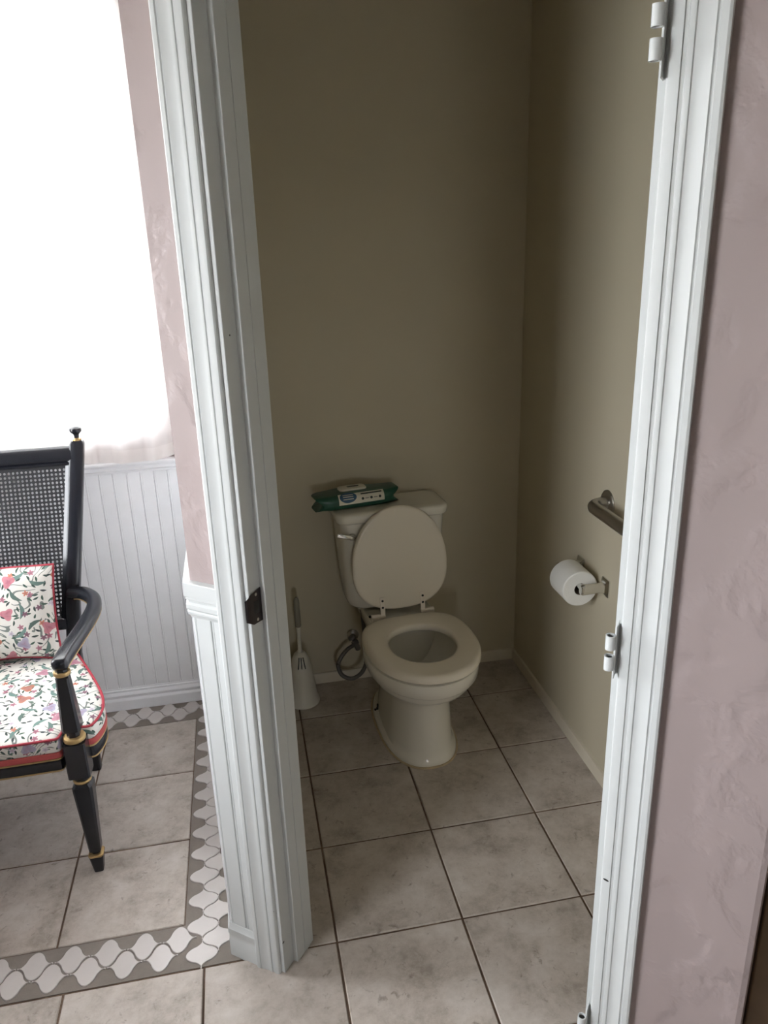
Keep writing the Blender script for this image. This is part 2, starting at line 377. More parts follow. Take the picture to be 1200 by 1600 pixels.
# mosaic border: grout bed and lantern tiles
bed = boxes('mosaic_bed', [((XW-.04, -0.987, -0.012), (-0.215, -0.852, -0.0018)), ((-0.382, -0.852, -0.012), (-0.215, 0.26, -0.0018)), ((XW-.04, 0.10, -0.012), (-0.382, 0.26, -0.0018))], 'mgrout', floor)
def lantern_mesh(along, across, rot90):
    a, h = along/2, across/2; g = 0.0016; out = []
    K = 9
    q = []
    for k in range(K+1):
        u = a*k/K; t = k/K
        cs = math.cos(math.pi*t); v = h*(0.5+0.5*math.copysign(abs(cs)**0.72, cs))
        q.append((u, v))
    pts = q[:-1]+[(a, 0.0035)]
    ring = [(u, v) for u, v in pts]+[(u, -v) for u, v in reversed(pts)]+[(-u, -v) for u, v in pts[1:]]+[(-u, v) for u, v in reversed(pts[1:])]
    ring = [(u*(1-g/a), v-math.copysign(min(abs(v)*0.5, g), v)) for u, v in ring]
    if rot90: ring = [(v, u) for u, v in ring]
    n = len(ring); V = [(x, y, -0.006) for x, y in ring]+[(x, y, 0.0002) for x, y in ring]+[(x*0.965, y*0.965, 0.0016) for x, y in ring]
    F = []
    for l in (0, 1):
        for i in range(n): F.append((l*n+i, l*n+(i+1) % n, (l+1)*n+(i+1) % n, (l+1)*n+i))
    F.append(tuple(2*n+i for i in range(n)))
    me = bpy.data.meshes.new('mosaic_tile'); me.from_pydata(V, [], F)
    bm = bmesh.new(); bm.from_mesh(me); bmesh.ops.recalc_face_normals(bm, faces=bm.faces); bm.to_mesh(me); bm.free()
    me.materials.append(M['mosaic']); return me
LX = lantern_mesh(0.0875, 0.083, False); LY = lantern_mesh(0.0875, 0.083, True)
def mos(x, y, me):
    o = link('mosaic_tile', me, None, floor); o.location = (x, y, random.uniform(-0.0004, 0.0003)); o.rotation_euler = (0, 0, random.uniform(-.02, .02))
for k in range(12): mos(-0.394-0.0875*k, -0.8965, LX)
for k in range(12): mos(-0.4375-0.0875*k, -0.9405, LX)
for k in range(14): mos(-0.337, -0.951+0.0866*k, LY)
for k in range(13): mos(-0.2965, -0.908+0.0866*k, LY)
for k in range(12): mos(-0.404-0.0875*k, 0.183, LX); 
for k in range(12): mos(-0.457-0.0875*k+0.0095, 0.1415, LX)

struct(box('ceiling', (XW-.15, -4.3, H), (2.35, 0.36, H+0.1), 'ceil'))
# partition with the left stub of the door wall
s_in = (XPR-(P0.x+N.x*WI))/D.x
W0 = dw(-0.1415, WN)
poly = [(XPL, W0[1]), dw(-0.012, WN), dw(-0.012, WI), dw(s_in, WI), (XPR, YB), (XPL, YB)]
struct(prism('wall_partition', poly, -0.003, H, ['pink', 'cream'], [0, 0, 1, 1, 0, 0]), 'pale pink textured wall stub between window and closet door')
# right stub, return and the closet's right wall
c0 = dw(0.741, WN)
SE = 0.98
def ray_x(s, n, X): t = (X-dw(s, n)[0])/N.x; return n+t
nr = ray_x(SE, 0, XR+0.115); ni = ray_x(SE-0.115, 0, XR)
poly = [dw(0.741, WN), dw(SE-0.012, WN), dw(SE-0.003, WN+0.003), dw(SE, WN+0.012), dw(SE, nr), (XR+0.115, YB), (XR, YB), dw(SE-0.115, ni), dw(SE-0.115, WI), dw(0.741, WI)]
struct(prism('wall_right', poly, -0.003, H, ['pink', 'cream'], [0, 0, 0, 0, 0, 1, 1, 1, 1, 1]), 'pink textured wall right of the doorway, cream inside the closet')
wh = prism('wall_above_door', [(-0.012, WN), (0.741, WN), (0.741, WI), (-0.012, WI)], 2.17, H, ['pink', 'cream'], [0, 0, 1, 0]); wh.location = P0; wh.rotation_euler = ROT; struct(wh)
# back walls
struct(boxes('wall_back', [((XW-.15, YB, 0), (W1[0], 0.36, H)), ((W1[1], YB, 0), (XPL, 0.36, H)), ((W1[0], YB, 0), (W1[1], 0.36, W1[2])), ((W1[0], YB, W1[3]), (W1[1], 0.36, H))], 'pink'), 'window wall with white beadboard below the curtain')
struct(box('wall_closet', (XPL, YB, 0), (XR+0.115, 0.36, H), 'cream'), 'plain cream wall behind the toilet')
struct(box('wall_hall', (XR+0.115, YB, 0), (2.35, 0.36, H), 'pink'))
struct(boxes('wall_left', [((XW-.15, -4.3, 0), (XW, W2[0], H)), ((XW-.15, W2[1], 0), (XW, W3[0], H)), ((XW-.15, W3[1], 0), (XW, YB, H)), ((XW-.15, W3[0], 0), (XW, W3[1], W3[2])), ((XW-.15, W3[0], W3[3]), (XW, W3[1], H)), ((XW-.15, W2[0], 0), (XW, W2[1], W2[2])), ((XW-.15, W2[0], W2[3]), (XW, W2[1], H))], 'pink'))
struct(box('wall_far', (2.2, -4.15, 0), (2.35, YB, H), 'tan'))
struct(boxes('wall_front', [((XW, -4.3, 0), (W4[0], -4.15, H)), ((W4[1], -4.3, 0), (2.35, -4.15, H)), ((W4[0], -4.3, 0), (W4[1], -4.15, W4[2])), ((W4[0], -4.3, W4[3]), (W4[1], -4.15, H))], 'tan'))
struct(box('ground', (-14, -14, -0.6), (14, 14, -0.35), 'ground'))

# ------------------------------------------------------------------ windows
def window(name, w, h, loc, rz, label):
    e = empty(name, loc, rz); struct(e, label)
    fr = boxes('window_frame', [((-w/2, -.02, 0), (-w/2+.045, .03, h)), ((w/2-.045, -.02, 0), (w/2, .03, h)), ((-w/2, -.02, 0), (w/2, .03, .045)), ((-w/2, -.02, h-.045), (w/2, .03, h))], 'trim', e)
    box('sash_rail', (-w/2+.045, -.012, h/2-.02), (w/2-.045, .02, h/2+.02), 'trim', e, 0.003)
    box('pane', (-w/2+.045, .002, .045), (w/2-.045, .006, h/2-.02), 'glass', e)
    box('pane', (-w/2+.045, .002, h/2+.02), (w/2-.045, .006, h-.045), 'glass', e)
window('window_1', W1[1]-W1[0], W1[3]-W1[2], ((W1[0]+W1[1])/2, 0.31, W1[2]), 0, 'white framed window behind the sheer curtain')
window('window_2', W2[1]-W2[0], W2[3]-W2[2], (XW-0.07, (W2[0]+W2[1])/2, W2[2]), math.pi/2, 'white framed window lighting the room from the left')

window('added_window_3', W3[1]-W3[0], W3[3]-W3[2], (XW-0.07, (W3[0]+W3[1])/2, W3[2]), math.pi/2, 'unseen white framed window added to brighten the armchair side')

window('added_window_4', W4[1]-W4[0], W4[3]-W4[2], ((W4[0]+W4[1])/2, -4.22, W4[2]), math.pi, 'unseen white framed window added opposite the closet to light it')

# ------------------------------------------------------------------ wainscot: planks, rails, baseboards
PW = 0.0462
def plank_mesh(h):
    w = PW/2-0.0006
    prof = [(-w, 0), (-w, .0042), (-w+.0015, .0056), (-w+.003, .0062), (-w+.0050, .0058), (-w+.0060, .0050), (-w+.0072, .0060), (w-.0015, .0062), (w, .0045), (w, 0)]
    V, F = loft([[(p, -q, t) for p, q in prof] for t in (0, h)])
    me = bpy.data.meshes.new('plank'); me.from_pydata(V, [], F)
    bm = bmesh.new(); bm.from_mesh(me); bmesh.ops.recalc_face_normals(bm, faces=bm.faces); bm.to_mesh(me); bm.free()
    me.materials.append(M['bead']); return me
PM = plank_mesh(0.86)
wains = struct(box('trim_1', (XW, YB-0.001, 0.085), (XPL, YB, 0.945), 'bead'), 'white beadboard wainscot below the window')
k = 0; x = -0.2755
while x > XW+.02:
    o = link('plank', PM, None, wains); o.location = (x, YB-0.0008, 0.086); x -= PW
BB = [(0, 0), (-0.020, 0), (-0.020, 0.040), (-0.0175, 0.045), (-0.0125, 0.049), (-0.0125, 0.054), (-0.0165, 0.058), (-0.0175, 0.063), (-0.013, 0.069), (-0.0085, 0.073), (-0.0110, 0.077), (-0.0105, 0.081), (-0.0075, 0.084), (-0.008, 0.089), (0, 0.091)]
o = extrude_profile('baseboard_back', [(YB+p, q) for p, q in BB], XW, XPL, 'bead', axis='x'); struct(o, 'white moulded baseboard below the beadboard')
RAILW = [(0, 0.936), (-0.010, 0.937), (-0.012, 0.941), (-0.011, 0.945), (-0.017, 0.947), (-0.020, 0.951), (-0.018, 0.955), (-0.015, 0.959), (-0.018, 0.964), (-0.026, 0.967), (-0.029, 0.970), (-0.029, 0.976), (-0.026, 0.980), (0, 0.981)]
o = extrude_profile('trim_2', [(YB+p, q) for p, q in RAILW], XW, XPL, 'bead', axis='x'); struct(o, 'white chair rail under the curtain')

# door-wall wainscot
dwn = empty('trim_3', P0, -A); struct(dwn, 'white beadboard wainscot between the corner and door casing')
PM2 = plank_mesh(0.85); PM2.materials[0] = M['trim']
for sx, wid in ((-0.1175, 1), (-0.0713, 1)):
    o = link('plank', PM2, None, dwn); o.location = (sx, WN, 0.09)
def wrap_profile(name, prof, mat, label):
    """profile (out, z) mitred round the partition corner: along the door wall to the casing, and back along the left face"""
    c = Vector((XPL, W0[1], 0)); nout_d = -N; nout_l = Vector((-1, 0, 0))
    bis = (nout_d+nout_l); bis = bis/(bis.dot(nout_d))
    e1 = c+D*0.0775; e2 = Vector((XPL, YB-0.0, 0))
    rings = []
    for base, direc in ((e1, nout_d), (c, bis), (e2, nout_l)):
        rings.append([base+direc*p+Vector((0, 0, q)) for p, q in prof])
    V, F = loft(rings); o = mk(name, V, F, mat, ang=25); struct(o, label); return o
wrap_profile('trim_4', [(0, 0.936), (0.006, 0.938), (0.0085, 0.945), (0.012, 0.948), (0.0125, 0.953), (0.0095, 0.956), (0.0135, 0.961), (0.0135, 0.97), (0.0085, 0.974), (0.009, 0.979), (0.014, 0.983), (0.0135, 0.988), (0.016, 0.99), (0.016, 1.019), (0.015, 1.021), (0, 1.021)], 'trim', 'thick white chair rail capping the wainscot at the corner')
wrap_profile('baseboard_partition', [(0, -0.003), (0.012, -0.003), (0.012, 0.05), (0.0105, 0.054), (0.0105, 0.066), (0.012, 0.07), (0.012, 0.084), (0.009, 0.089), (0.007, 0.1), (0, 0.101)], 'trim', 'white moulded baseboard around the partition corner')
o = boxes('trim_5', [((XPL-0.006, W0[1], 0.095), (XPL, YB, 0.94))], 'bead'); struct(o)
# closet baseboards
def bbrd(name, p, q, nrm, label=None):
    p = Vector((p[0], p[1], 0)); q = Vector((q[0], q[1], 0)); nn = Vector((nrm[0], nrm[1], 0))
    prof = [(0, -0.003), (0.011, -0.003), (0.011, 0.036), (0.008, 0.043), (0, 0.045)]
    V, F = loft([[b+nn*a+Vector((0, 0, z)) for a, z in prof] for b in (p, q)]); o = mk(name, V, F, 'creamtrim', ang=25); struct(o, label)
bbrd('baseboard_right', (XR, YB), dw(SE-0.115, ni), (-1, 0), 'low cream baseboard along the closet right wall')
bbrd('baseboard_closet', (XPR, YB), (XR, YB), (0, -1), 'low cream baseboard behind the toilet')

# ------------------------------------------------------------------ door frame
door = empty('door_1', P0, -A); struct(door, 'white doorway frame with moulded casing and empty hinges')
CP = [(0, 0), (0, -0.007), (0.002, -0.0100), (0.006, -0.0112), (0.0155, -0.0116), (0.0162, -0.0096), (0.0205, -0.0094), (0.0215, -0.0116), (0.0245, -0.0124), (0.0285, -0.0122), (0.030, -0.0105), (0.034, -0.0105), (0.044, -0.0128), (0.051, -0.0152), (0.053, -0.0132), (0.0545, -0.0132), (0.056, -0.0158), (0.064, -0.0164), (0.0675, -0.0150), (0.068, -0.012), (0.068, 0)]
CL = -0.0035; CR = 0.7265
zc = 2.165
extrude_profile('casing', [(CL-p*0.93, WN+q) for p, q in CP], -0.003, zc+0.068, 'trim', door)
extrude_profile('casing', [(CR+p*1.03, WN+q) for p, q in CP], -0.003, zc+0.068, 'trim', door)
V, F = loft([[(t, WN+q, zc+p) for p, q in CP] for t in (CL-0.063, CR+0.07)]); mk('casing_head', V, F, 'trim', door, ang=25)
# jambs and stops
JP = WN-0.0005
extrude_profile('jamb', [(-0.012, JP), (JL-0.001, JP), (JL, JP+0.001), (JL, WI+0.001), (-0.012, WI+0.001)], -0.003, 2.17, 'trim', door)
extrude_profile('jamb', [(0.741, JP), (JR, JP), (JR, WI+0.001), (0.741, WI+0.001)], -0.003, 2.17, 'trim', door)
box('jamb_head', (JL, JP, 2.154), (JR, WI+0.001, 2.17), 'trim', door)
extrude_profile('door_stop', [(JL, 0.054), (JL+0.011, 0.054), (JL+0.012, 0.055), (JL+0.0122, 0.086), (JL+0.0108, 0.0865), (JL+0.0108, 0.0885), (JL+0.0125, 0.089), (JL+0.0125, WI+0.001), (JL, WI+0.001)], -0.002, 2.154, 'trim', door)
extrude_profile('door_stop', [(JR, 0.054), (JR-0.012, 0.054), (JR-0.012, 0.09), (JR, 0.09)], -0.002, 2.154, 'trim', door)
for s0, s1 in ((-0.068, -0.006), (0.7285, 0.797)):
    box('inner_casing', (s0, WI, -0.003), (s1, WI+0.012, 2.22), 'trim', door, 0.003)
# strike plate
def strike():
    me_v = []
    prof = [(JL+0.0004, 0.053), (JL+0.0022, 0.053), (JL+0.0022, 0.022), (JL+0.0018, 0.014), (JL-0.0015, 0.0065), (JL-0.0035, 0.0055), (JL-0.0035, 0.0072), (JL-0.0005, 0.010), (JL+0.0004, 0.016)]
    zc = 0.979; rings = []
    hh = []
    for s_, n_ in prof:
        hh.append(0.037 if n_ > 0.03 else 0.037-0.013*min(1, max(0, (0.030-n_)/0.022))**1.6)
    for sg in (-1, 1): rings.append([(s_, n_, zc+sg*h) for (s_, n_), h in zip(prof, hh)])
    V, F = loft(rings); sp = mk('strike_plate', V, F, 'bronze', door, ang=30); sp['label'] = 'dark bronze strike plate'
    box('latch_hole', (JL+0.0018, 0.027, zc-0.014), (JL+0.0026, 0.044, zc+0.014), 'dark', sp, 0.0003, 1)
    for dz in (-0.028, 0.028):
        lathe('screw', [(0.0035, 0), (0.0035, 0.0006), (0.002, 0.0012)], 'steel', sp, 12, loc=(JL+0.0022, 0.036, zc+dz), rot=(0, math.pi/2, 0))
strike()
# hinges: leaf on the jamb edge with two empty barrels each
def hinge(zb, which):
    h = empty('hinge', (0, 0, 0)); h.parent = door
    lf = box('leaf', (JR-0.0022, -0.004, zb-0.018), (JR-0.0002, 0.045, zb+0.072), 'trim', h, 0.0006, 1)
    for dz, hh in ((0.0, 0.024), (0.036, 0.024)):
        n = 18; ro, ri = 0.0078, 0.0058
        prof = [(ri, 0.0), (ro, 0.0), (ro, hh), (ri, hh)]
        rings = [[(r*math.cos(2*math.pi*j/n), r*math.sin(2*math.pi*j/n), z) for j in range(n)] for r, z in prof]
        rings.append(rings[0]); V, F = loft(rings, False)
        b = mk('barrel', V, F, 'trim', h, ang=40, loc=(JR-0.0085, -0.007, zb+dz))
        lathe('bore', [(ri, 0.002), (ri, hh-0.004)], 'dark', h, 18, loc=(JR-0.0085, -0.007, zb+dz))
def scuff(n_, x, y, z, w, h, ry):
    o = lathe('scuff_mark', [(1, 0), (0.7, 0.3)], n_, door, 10, loc=(x, y, z)); o.scale = (w, h, 0.0012); o.rotation_euler = ry
scuff('dark', CR+0.009, 0.0046, 0.602, 0.0055, 0.0022, (math.pi/2, 0.3, 0))
scuff('dark', JL+0.0002, 0.0195, 0.094, 0.004, 0.003, (math.pi/2, 0, math.pi/2))
scuff('dark', CL-0.0015, 0.0075, 0.197, 0.0018, 0.0018, (math.pi/2, 0, 0))
scuff('dark', JL+0.0002, 0.034, 1.521, 0.0018, 0.0018, (math.pi/2, 0, math.pi/2))
hinge(1.027, 0); hinge(1.868, 1); hinge(0.215, 2)

# ------------------------------------------------------------------ curtain
def curtain():
    e = empty('curtain', (-0.86, 0.192, 0.985)); tag(e, 'sheer white curtain hanging over the bright window', 'curtain')
    nx = 150; x0, x1 = -0.585, 0.585
    def pt(u, z):
        x = x0+(x1-x0)*u; a = 0.35+0.65*min(1, z/1.3)
        y = (0.010*math.sin(u*62)+0.005*math.sin(u*141+1.0))*(0.5+0.5*a)-0.002
        return (x, y, z)
    def hemz(u):
        x = x0+(x1-x0)*u-.86
        return 0.002+0.004*math.sin(u*21)+max(0, (x+0.42))*0.14
    zs = [0.0, 0.02, 0.045, 0.06, 0.1, 0.2, 0.4, 0.7, 1.0, 1.3, 1.47]
    V = []; F = []
    for i in range(nx+1):
        u = i/nx
        for j, z in enumerate(zs):
            zz = z if z > 0.06 else z+hemz(u)*(1 if z < 0.05 else 0.6)
            V.append(pt(u, zz))
    m = len(zs)
    for i in range(nx):
        for j in range(m-1): F.append((i*m+j, (i+1)*m+j, (i+1)*m+j+1, i*m+j+1))
    mk('panel', V, F, 'curtain', e, smooth=True, recalc=False)
    V = []; F = []
    for i in range(nx+1):
        u = i/nx
        for z in (0.0, 0.022, 0.045): p = pt(u, z+hemz(u)); V.append((p[0], p[1]-0.0015, p[2]))
    for i in range(nx):
        for j in range(2): F.append((i*3+j, (i+1)*3+j, (i+1)*3+j+1, i*3+j+1))
    mk('hem', V, F, 'hem', e, smooth=True, recalc=False)
    r = empty('curtain_rod', (-.86, 0.192, 2.465)); tag(r, 'white rod carrying the sheer curtain above the window', 'curtain rod')
    sweep('rod', [(-0.59, 0, 0), (0.0, 0, 0), (0.59, 0, 0)], circ(0.009, 12), 'trim', r)
    for x in (-0.588, 0.588): box('bracket', (x-.01, -0.005, -.02), (x+.01, 0.048, .02), 'trim', r, 0.003)
curtain()

# ------------------------------------------------------------------ toilet
TO = empty('toilet', (0.388, 0, 0), math.radians(3.8)); tag(TO, 'ivory two-piece toilet with raised lid against cream wall', 'toilet')
def bring(z, hw, yf, yb, ym, pb=2.6, pf=2.0, n=56):
    out = []
    for j in range(n):
        t = 2*math.pi*j/n; c, s = math.cos(t), math.sin(t)
        p = pf if s < 0 else pb
        x = hw*math.copysign(abs(c)**(2/p), c)
        y = ym+((ym-yf) if s < 0 else (yb-ym))*math.copysign(abs(s)**(2/p), s)
        out.append((x, y, z))
    return out
def toilet():
    R = [bring(0, .127, -.384, .13, -.15, 2.6, 2.4), bring(.012, .1275, -.385, .13, -.15, 2.6, 2.4), bring(.021, .124, -.382, .125, -.15, 2.6, 2.4), bring(.025, .113, -.379, .11, -.2, 2.6, 2.2), bring(.05, .110, -.376, .11, -.2),
         bring(.10, .105, -.370, .09, -.21), bring(.16, .100, -.366, .07, -.22), bring(.20, .0985, -.365, .06, -.22), bring(.225, .100, -.368, .06, -.225), bring(.243, .107, -.378, .06, -.23),
         bring(.255, .120, -.396, .05, -.235), bring(.268, .140, -.421, .04, -.24), bring(.285, .157, -.446, .03, -.245), bring(.305, .1695, -.4645, .02, -.25), bring(.318, .1745, -.471, .015, -.25),
         bring(.3225, .1765, -.475, .01, -.25), bring(.328, .184, -.481, .0, -.25), bring(.36, .187, -.486, -.01, -.25), bring(.376, .187, -.486, -.015, -.25), bring(.381, .178, -.478, -.02, -.25),
         bring(.3805, .165, -.465, -.03, -.25), bring(.379, .132, -.425, -.085, -.25), bring(.365, .128, -.42, -.09, -.25), bring(.335, .130, -.422, -.09, -.25), bring(.29, .118, -.405, -.10, -.25),
         bring(.235, .085, -.355, -.12, -.23), bring(.19, .055, -.30, -.13, -.21), bring(.165, .035, -.25, -.14, -.2)]
    V, F = loft(R); 
    # deck under the tank
    def rr(z, hw, y0, y1, r=.03):
        return [((y_ if False else x_), yy, z) for x_, yy in [(p[0], p[1]+(y0+y1)/2) for p in rrect(hw*2, y1-y0, r, 4)] for y_ in (0,)]
    V2, F2 = loft([rr(.25, .085, -.12, .12), rr(.31, .10, -.12, .17), rr(.345, .122, -.12, .20), rr(.385, .125, -.12, .205), rr(.392, .121, -.12, .2)], True, True, len(V))
    mk('bowl', V+V2, F+F2, 'porcelain', TO, ang=50)
    # foot ears, bolts
    for sx in (-1, 1):
        lathe('anchor_bolt', [(.013, 0), (.013, .003), (.006, .004), (.006, .010), (.0035, .011), (.0035, .026), (.002, .027)], 'dark', TO, 14, loc=(sx*.105, -.03, .019))
    sweep('caulk', [Vector(p)*1.0+Vector((0, 0, .002)) for p in [(x*1.025, (y+.2)*1.018-.2, 0) for x, y, z in bring(0, .1265, -.384, .13, -.15, 2.6, 2.4)]], circ(.0042, 6), 'caulk', TO, closed=True)
    lathe('water', [(.062, .0), (.062, .0008)], 'water', TO, 32, loc=(0, -.215, .2))
    # seat ring
    SO = lambda z, d: bring(z, .188-d, -.497+d, -.055-d, -.255, 3.2, 2.1)
    SI = lambda z, d: bring(z, .111+d, -.398-d, -.148+d, -.265, 2.3, 2.1)
    R = [SO(.3905, .004), SO(.392, .0), SO(.404, .0), SO(.411, .003), SO(.415, .009), SO(.4165, .018), SI(.4165, .014), SI(.414, .005), SI(.408, .0), SI(.394, .0), SI(.3905, .003)]
    R.append(R[0]); V, F = loft(R, False); mk('seat', V, F, 'seatpl', TO, ang=50)
    for sx, sy in ((-1, -.34), (1, -.34), (-1, -.16), (1, -.16)): box('bumper', (sx*.15-.01, sy-.012, .378), (sx*.15+.01, sy+.012, .3908), 'hinge_pl', TO, .002)
    # lid, leaning on the tank
    L = empty('lid', (0, -.028, .412)); L.parent = TO; L.rotation_euler = (math.radians(-5.0), 0, 0)
    def lr(y, d, n=56):
        out = []
        for j in range(n):
            t = 2*math.pi*j/n; c, s = math.cos(t), math.sin(t); p = 2.05 if s > 0 else 2.5
            x = (.174-d)*math.copysign(abs(c)**(2/p), c); z = .175+((.220-d) if s > 0 else (.160-d))*math.copysign(abs(s)**(2/p), s)
            out.append((x, y, z))
        return out
    R = [lr(-.010, .012), lr(-.0092, .006), lr(-.006, .001), lr(-.001, 0), lr(.005, .0), lr(.009, .006)]
    V, F = loft(R); mk('lid_panel', V, F, 'seatpl', L, ang=50)
    for sx in (-1, 1):
        box('hinge_strap', (sx*.0745-.0085, -.0145, -.022), (sx*.0745+.0085, -.0098, .068), 'hinge_pl', L, .0015)
        for z in (.03, .055): lathe('screw', [(.0042, 0), (.0042, .0012), (.0025, .002)], 'dark', L, 12, loc=(sx*.0745, -.0145, z), rot=(math.pi/2, 0, 0))
    for sx in (-1, 1):
        sweep('hinge_pin', [(sx*.066, -.036, .408), (sx*.09, -.036, .408), (sx*.116, -.036, .408)], circ(.0095, 12), 'hinge_pl', TO)
        box('hinge_post', (sx*.10-.014, -.046, .388), (sx*.10+.014, -.026, .402), 'hinge_pl', TO, .002)
        lathe('deck_bolt', [(.006, 0), (.006, .005), (.004, .007)], 'dark', TO, 12, loc=(sx*.113, .0, .391))
    # tank
    def tr(z, hw, y0, y1, r): return [(p[0]-.006, p[1]+(y0+y1)/2-.010, z) for p in rrect(hw*2.07, y1-y0, r, 6)]
    R = [tr(.400, .130, .075, .19, .045), tr(.404, .148, .062, .205, .05), tr(.415, .160, .056, .214, .05), tr(.44, .1665, .052, .217, .045), tr(.55, .175, .046, .218, .04), tr(.70, .1835, .041, .219, .036), tr(.745, .185, .040, .219, .034)]
    V, F = loft(R); mk('tank', V, F, 'porcelain', TO, ang=50)
    R = [tr(.7445, .188, .037, .221, .035), tr(.748, .195, .031, .223, .038), tr(.752, .197, .028, .224, .04), tr(.770, .199, .026, .225, .04), tr(.778, .197, .028, .224, .04), tr(.7825, .19, .036, .218, .036), tr(.784, .17, .055, .2, .03)]
    V, F = loft(R); mk('tank_lid', V, F, 'porcelain', TO, ang=50)
    lv = empty('flush_lever', (-.170, .033, .706)); lv.parent = TO
    lathe('escutcheon', [(.014, 0), (.014, .004), (.010, .009), (.007, .014), (.0065, .02)], 'chrome', lv, 20, rot=(math.pi/2, 0, 0), loc=(.012, 0, -.008))
    sweep('lever_arm', [(.014, -.02, -.008), (-.004, -.023, -.001), (-.028, -.022, .006), (-.044, -.02, .010)], rrect(.007, .013, .003, 3), 'chrome', lv, up=(0, 0, 1), scale=lambda t: 1.0+.35*math.sin(math.pi*min(1, t*1.0)))
toilet()
# water supply
S = empty('water_supply', (.25, .2, .2)); tag(S, 'looped grey water supply hose and valve beside the toilet', 'supply hose')
off = Vector((.25, .2, .2))
pts = spline([Vector(p)-off for p in [(.232, .165, .190), (.205, .150, .183), (.176, .135, .158), (.164, .13, .128), (.178, .125, .088), (.213, .12, .071), (.248, .115, .09), (.268, .11, .13), (.272, .10, .20), (.268, .10, .28), (.264, .10, .34), (.262, .102, .402)]], 8)
sweep('hose', pts, circ(.0082, 10), 'hose', S)
lathe('valve_body', [(.006, -.03), (.011, -.028), (.011, .0), (.014, .002), (.014, .012), (.008, .014), (.008, .024)], 'hose', S, 16, loc=(-.008, -.035, -.005), rot=(math.radians(12), math.radians(-20), 0))
lathe('valve_handle', [(.004, 0), (.012, .002), (.016, .006), (.014, .012), (.004, .013)], 'hose', S, 14, loc=(-.018, -.036, .02), rot=(0, math.radians(-35), 0))
sweep('stub_pipe', [(-.008, .04, -.005), (-.008, 0, -.005), (-.008, -.03, -.005)], circ(.008, 12), 'steel', S)
lathe('wall_plate', [(.024, 0), (.024, .002), (.012, .008)], 'steel', S, 20, loc=(-.008, .0395, -.005), rot=(math.pi/2, 0, 0))
lathe('coupling_nut', [(.013, 0), (.013, .022), (.01, .024)], 'plastic_w', S, 12, loc=(.012, -.098, .178))

# ------------------------------------------------------------------ wipes pack on the tank
WP = empty('wipes_pack', (.258, .118, .7845), math.radians(9.5)); tag(WP, 'green plastic wet wipes pack lying on the toilet tank', 'wipes')
def wipes():
    rings = []; NR = 24
    def ring(x, d, h, z0, skew=0, notch=0):
        out = []
        for p in rrect(d, h, min(d, h)*.42, 5):
            xx = x-notch*(1-abs(p[1])/(h/2))*math.copysign(1, x) if h > .03 else x
            out.append((xx, p[0]+skew, z0+h/2+p[1]))
        return out
    for x, d, h, n in ((-.156, .086, .046, .028), (-.150, .094, .050, .026), (-.132, .104, .050, .012), (-.105, .112, .053, 0), (-.06, .116, .056, 0), (0, .117, .057, 0), (.06, .116, .056, 0), (.105, .112, .053, 0), (.132, .104, .052, .012), (.150, .094, .054, .026), (.158, .086, .050, .03)):
        rings.append(ring(x, d, h, .001+.002*math.sin(x*60)**2, .002*math.sin(x*90), n))
    V, F = loft(rings)
    F = F[:-2]
    n = len(rings[0]); c0 = len(V); V.append((-.118, 0, .026)); V.append((.118, 0, .028))
    for j in range(n):
        F.append((c0, (j+1) % n, j)); b = (len(rings)-1)*n; F.append((c0+1, b+j, b+(j+1) % n))
    mk('film', V, F, 'green', WP, ang=60)
    # flip lid on top
    fl = mk('flip_lid', *loft([[(p[0]-.008, p[1]+.010, z) for p in rrect(.100*s, .050*s, .014, 5)] for z, s in ((.0555, 1), (.0625, 1), (.0645, .95))]), 'label', WP, ang=40)
    V, F = loft([[(p[0]-.004, p[1]+.012, z) for p in rrect(.044, .010, .0048, 5)] for z in (.0642, .0655)]); mk('thumb_tab', V, F, 'ink', fl)
    # printed panel on the front edge: follows the film
    def patch(name, x0, x1, a0, a1, mat, par, lift=.0012, round_=False, nx=10, na=6):
        Vv = []; Ff = []
        for i in range(nx+1):
            for j in range(na+1):
                x = x0+(x1-x0)*i/nx; a = a0+(a1-a0)*j/na
                if round_:
                    u = 2*i/nx-1; v = 2*j/na-1
                    x = (x0+x1)/2+(x1-x0)/2*u*math.sqrt(1-v*v/2); a = (a0+a1)/2+(a1-a0)/2*v*math.sqrt(1-u*u/2)
                # front lower-to-top arc of the pack: rounded side of radius ~.025
                r = .0285+lift; y = -.0325-r*math.cos(a); z = .030+r*math.sin(a)
                Vv.append((x, y, z))
        for i in range(nx):
            for j in range(na):
                q = i*(na+1)+j; Ff.append((q, q+na+1, q+na+2, q+1))
        return mk(name, Vv, Ff, mat, par, smooth=True)
    R_ = math.radians
    lb = patch('printed_panel', -.078, .090, R_(-12), R_(68), 'label', WP)
    patch('printed_oval', -.074, -.012, R_(0), R_(78), 'navy', lb, .0020, True)
    for dz in (22, 38, 52): patch('printed_line', -.062, -.024, R_(dz), R_(dz+5), 'label', lb, .0026, False, 4, 1)
    patch('printed_line', .004, .082, R_(46), R_(56), 'ink', lb, .0020, False, 4, 2)
    for x in (.004, .036, .068): patch('printed_mark', x, x+.010, R_(8), R_(26), 'ink', lb, .0020, True, 6, 4)
    for x in (.018, .050): patch('printed_line', x, x+.014, R_(14), R_(20), 'grip', lb, .0020, False, 3, 1)
wipes()

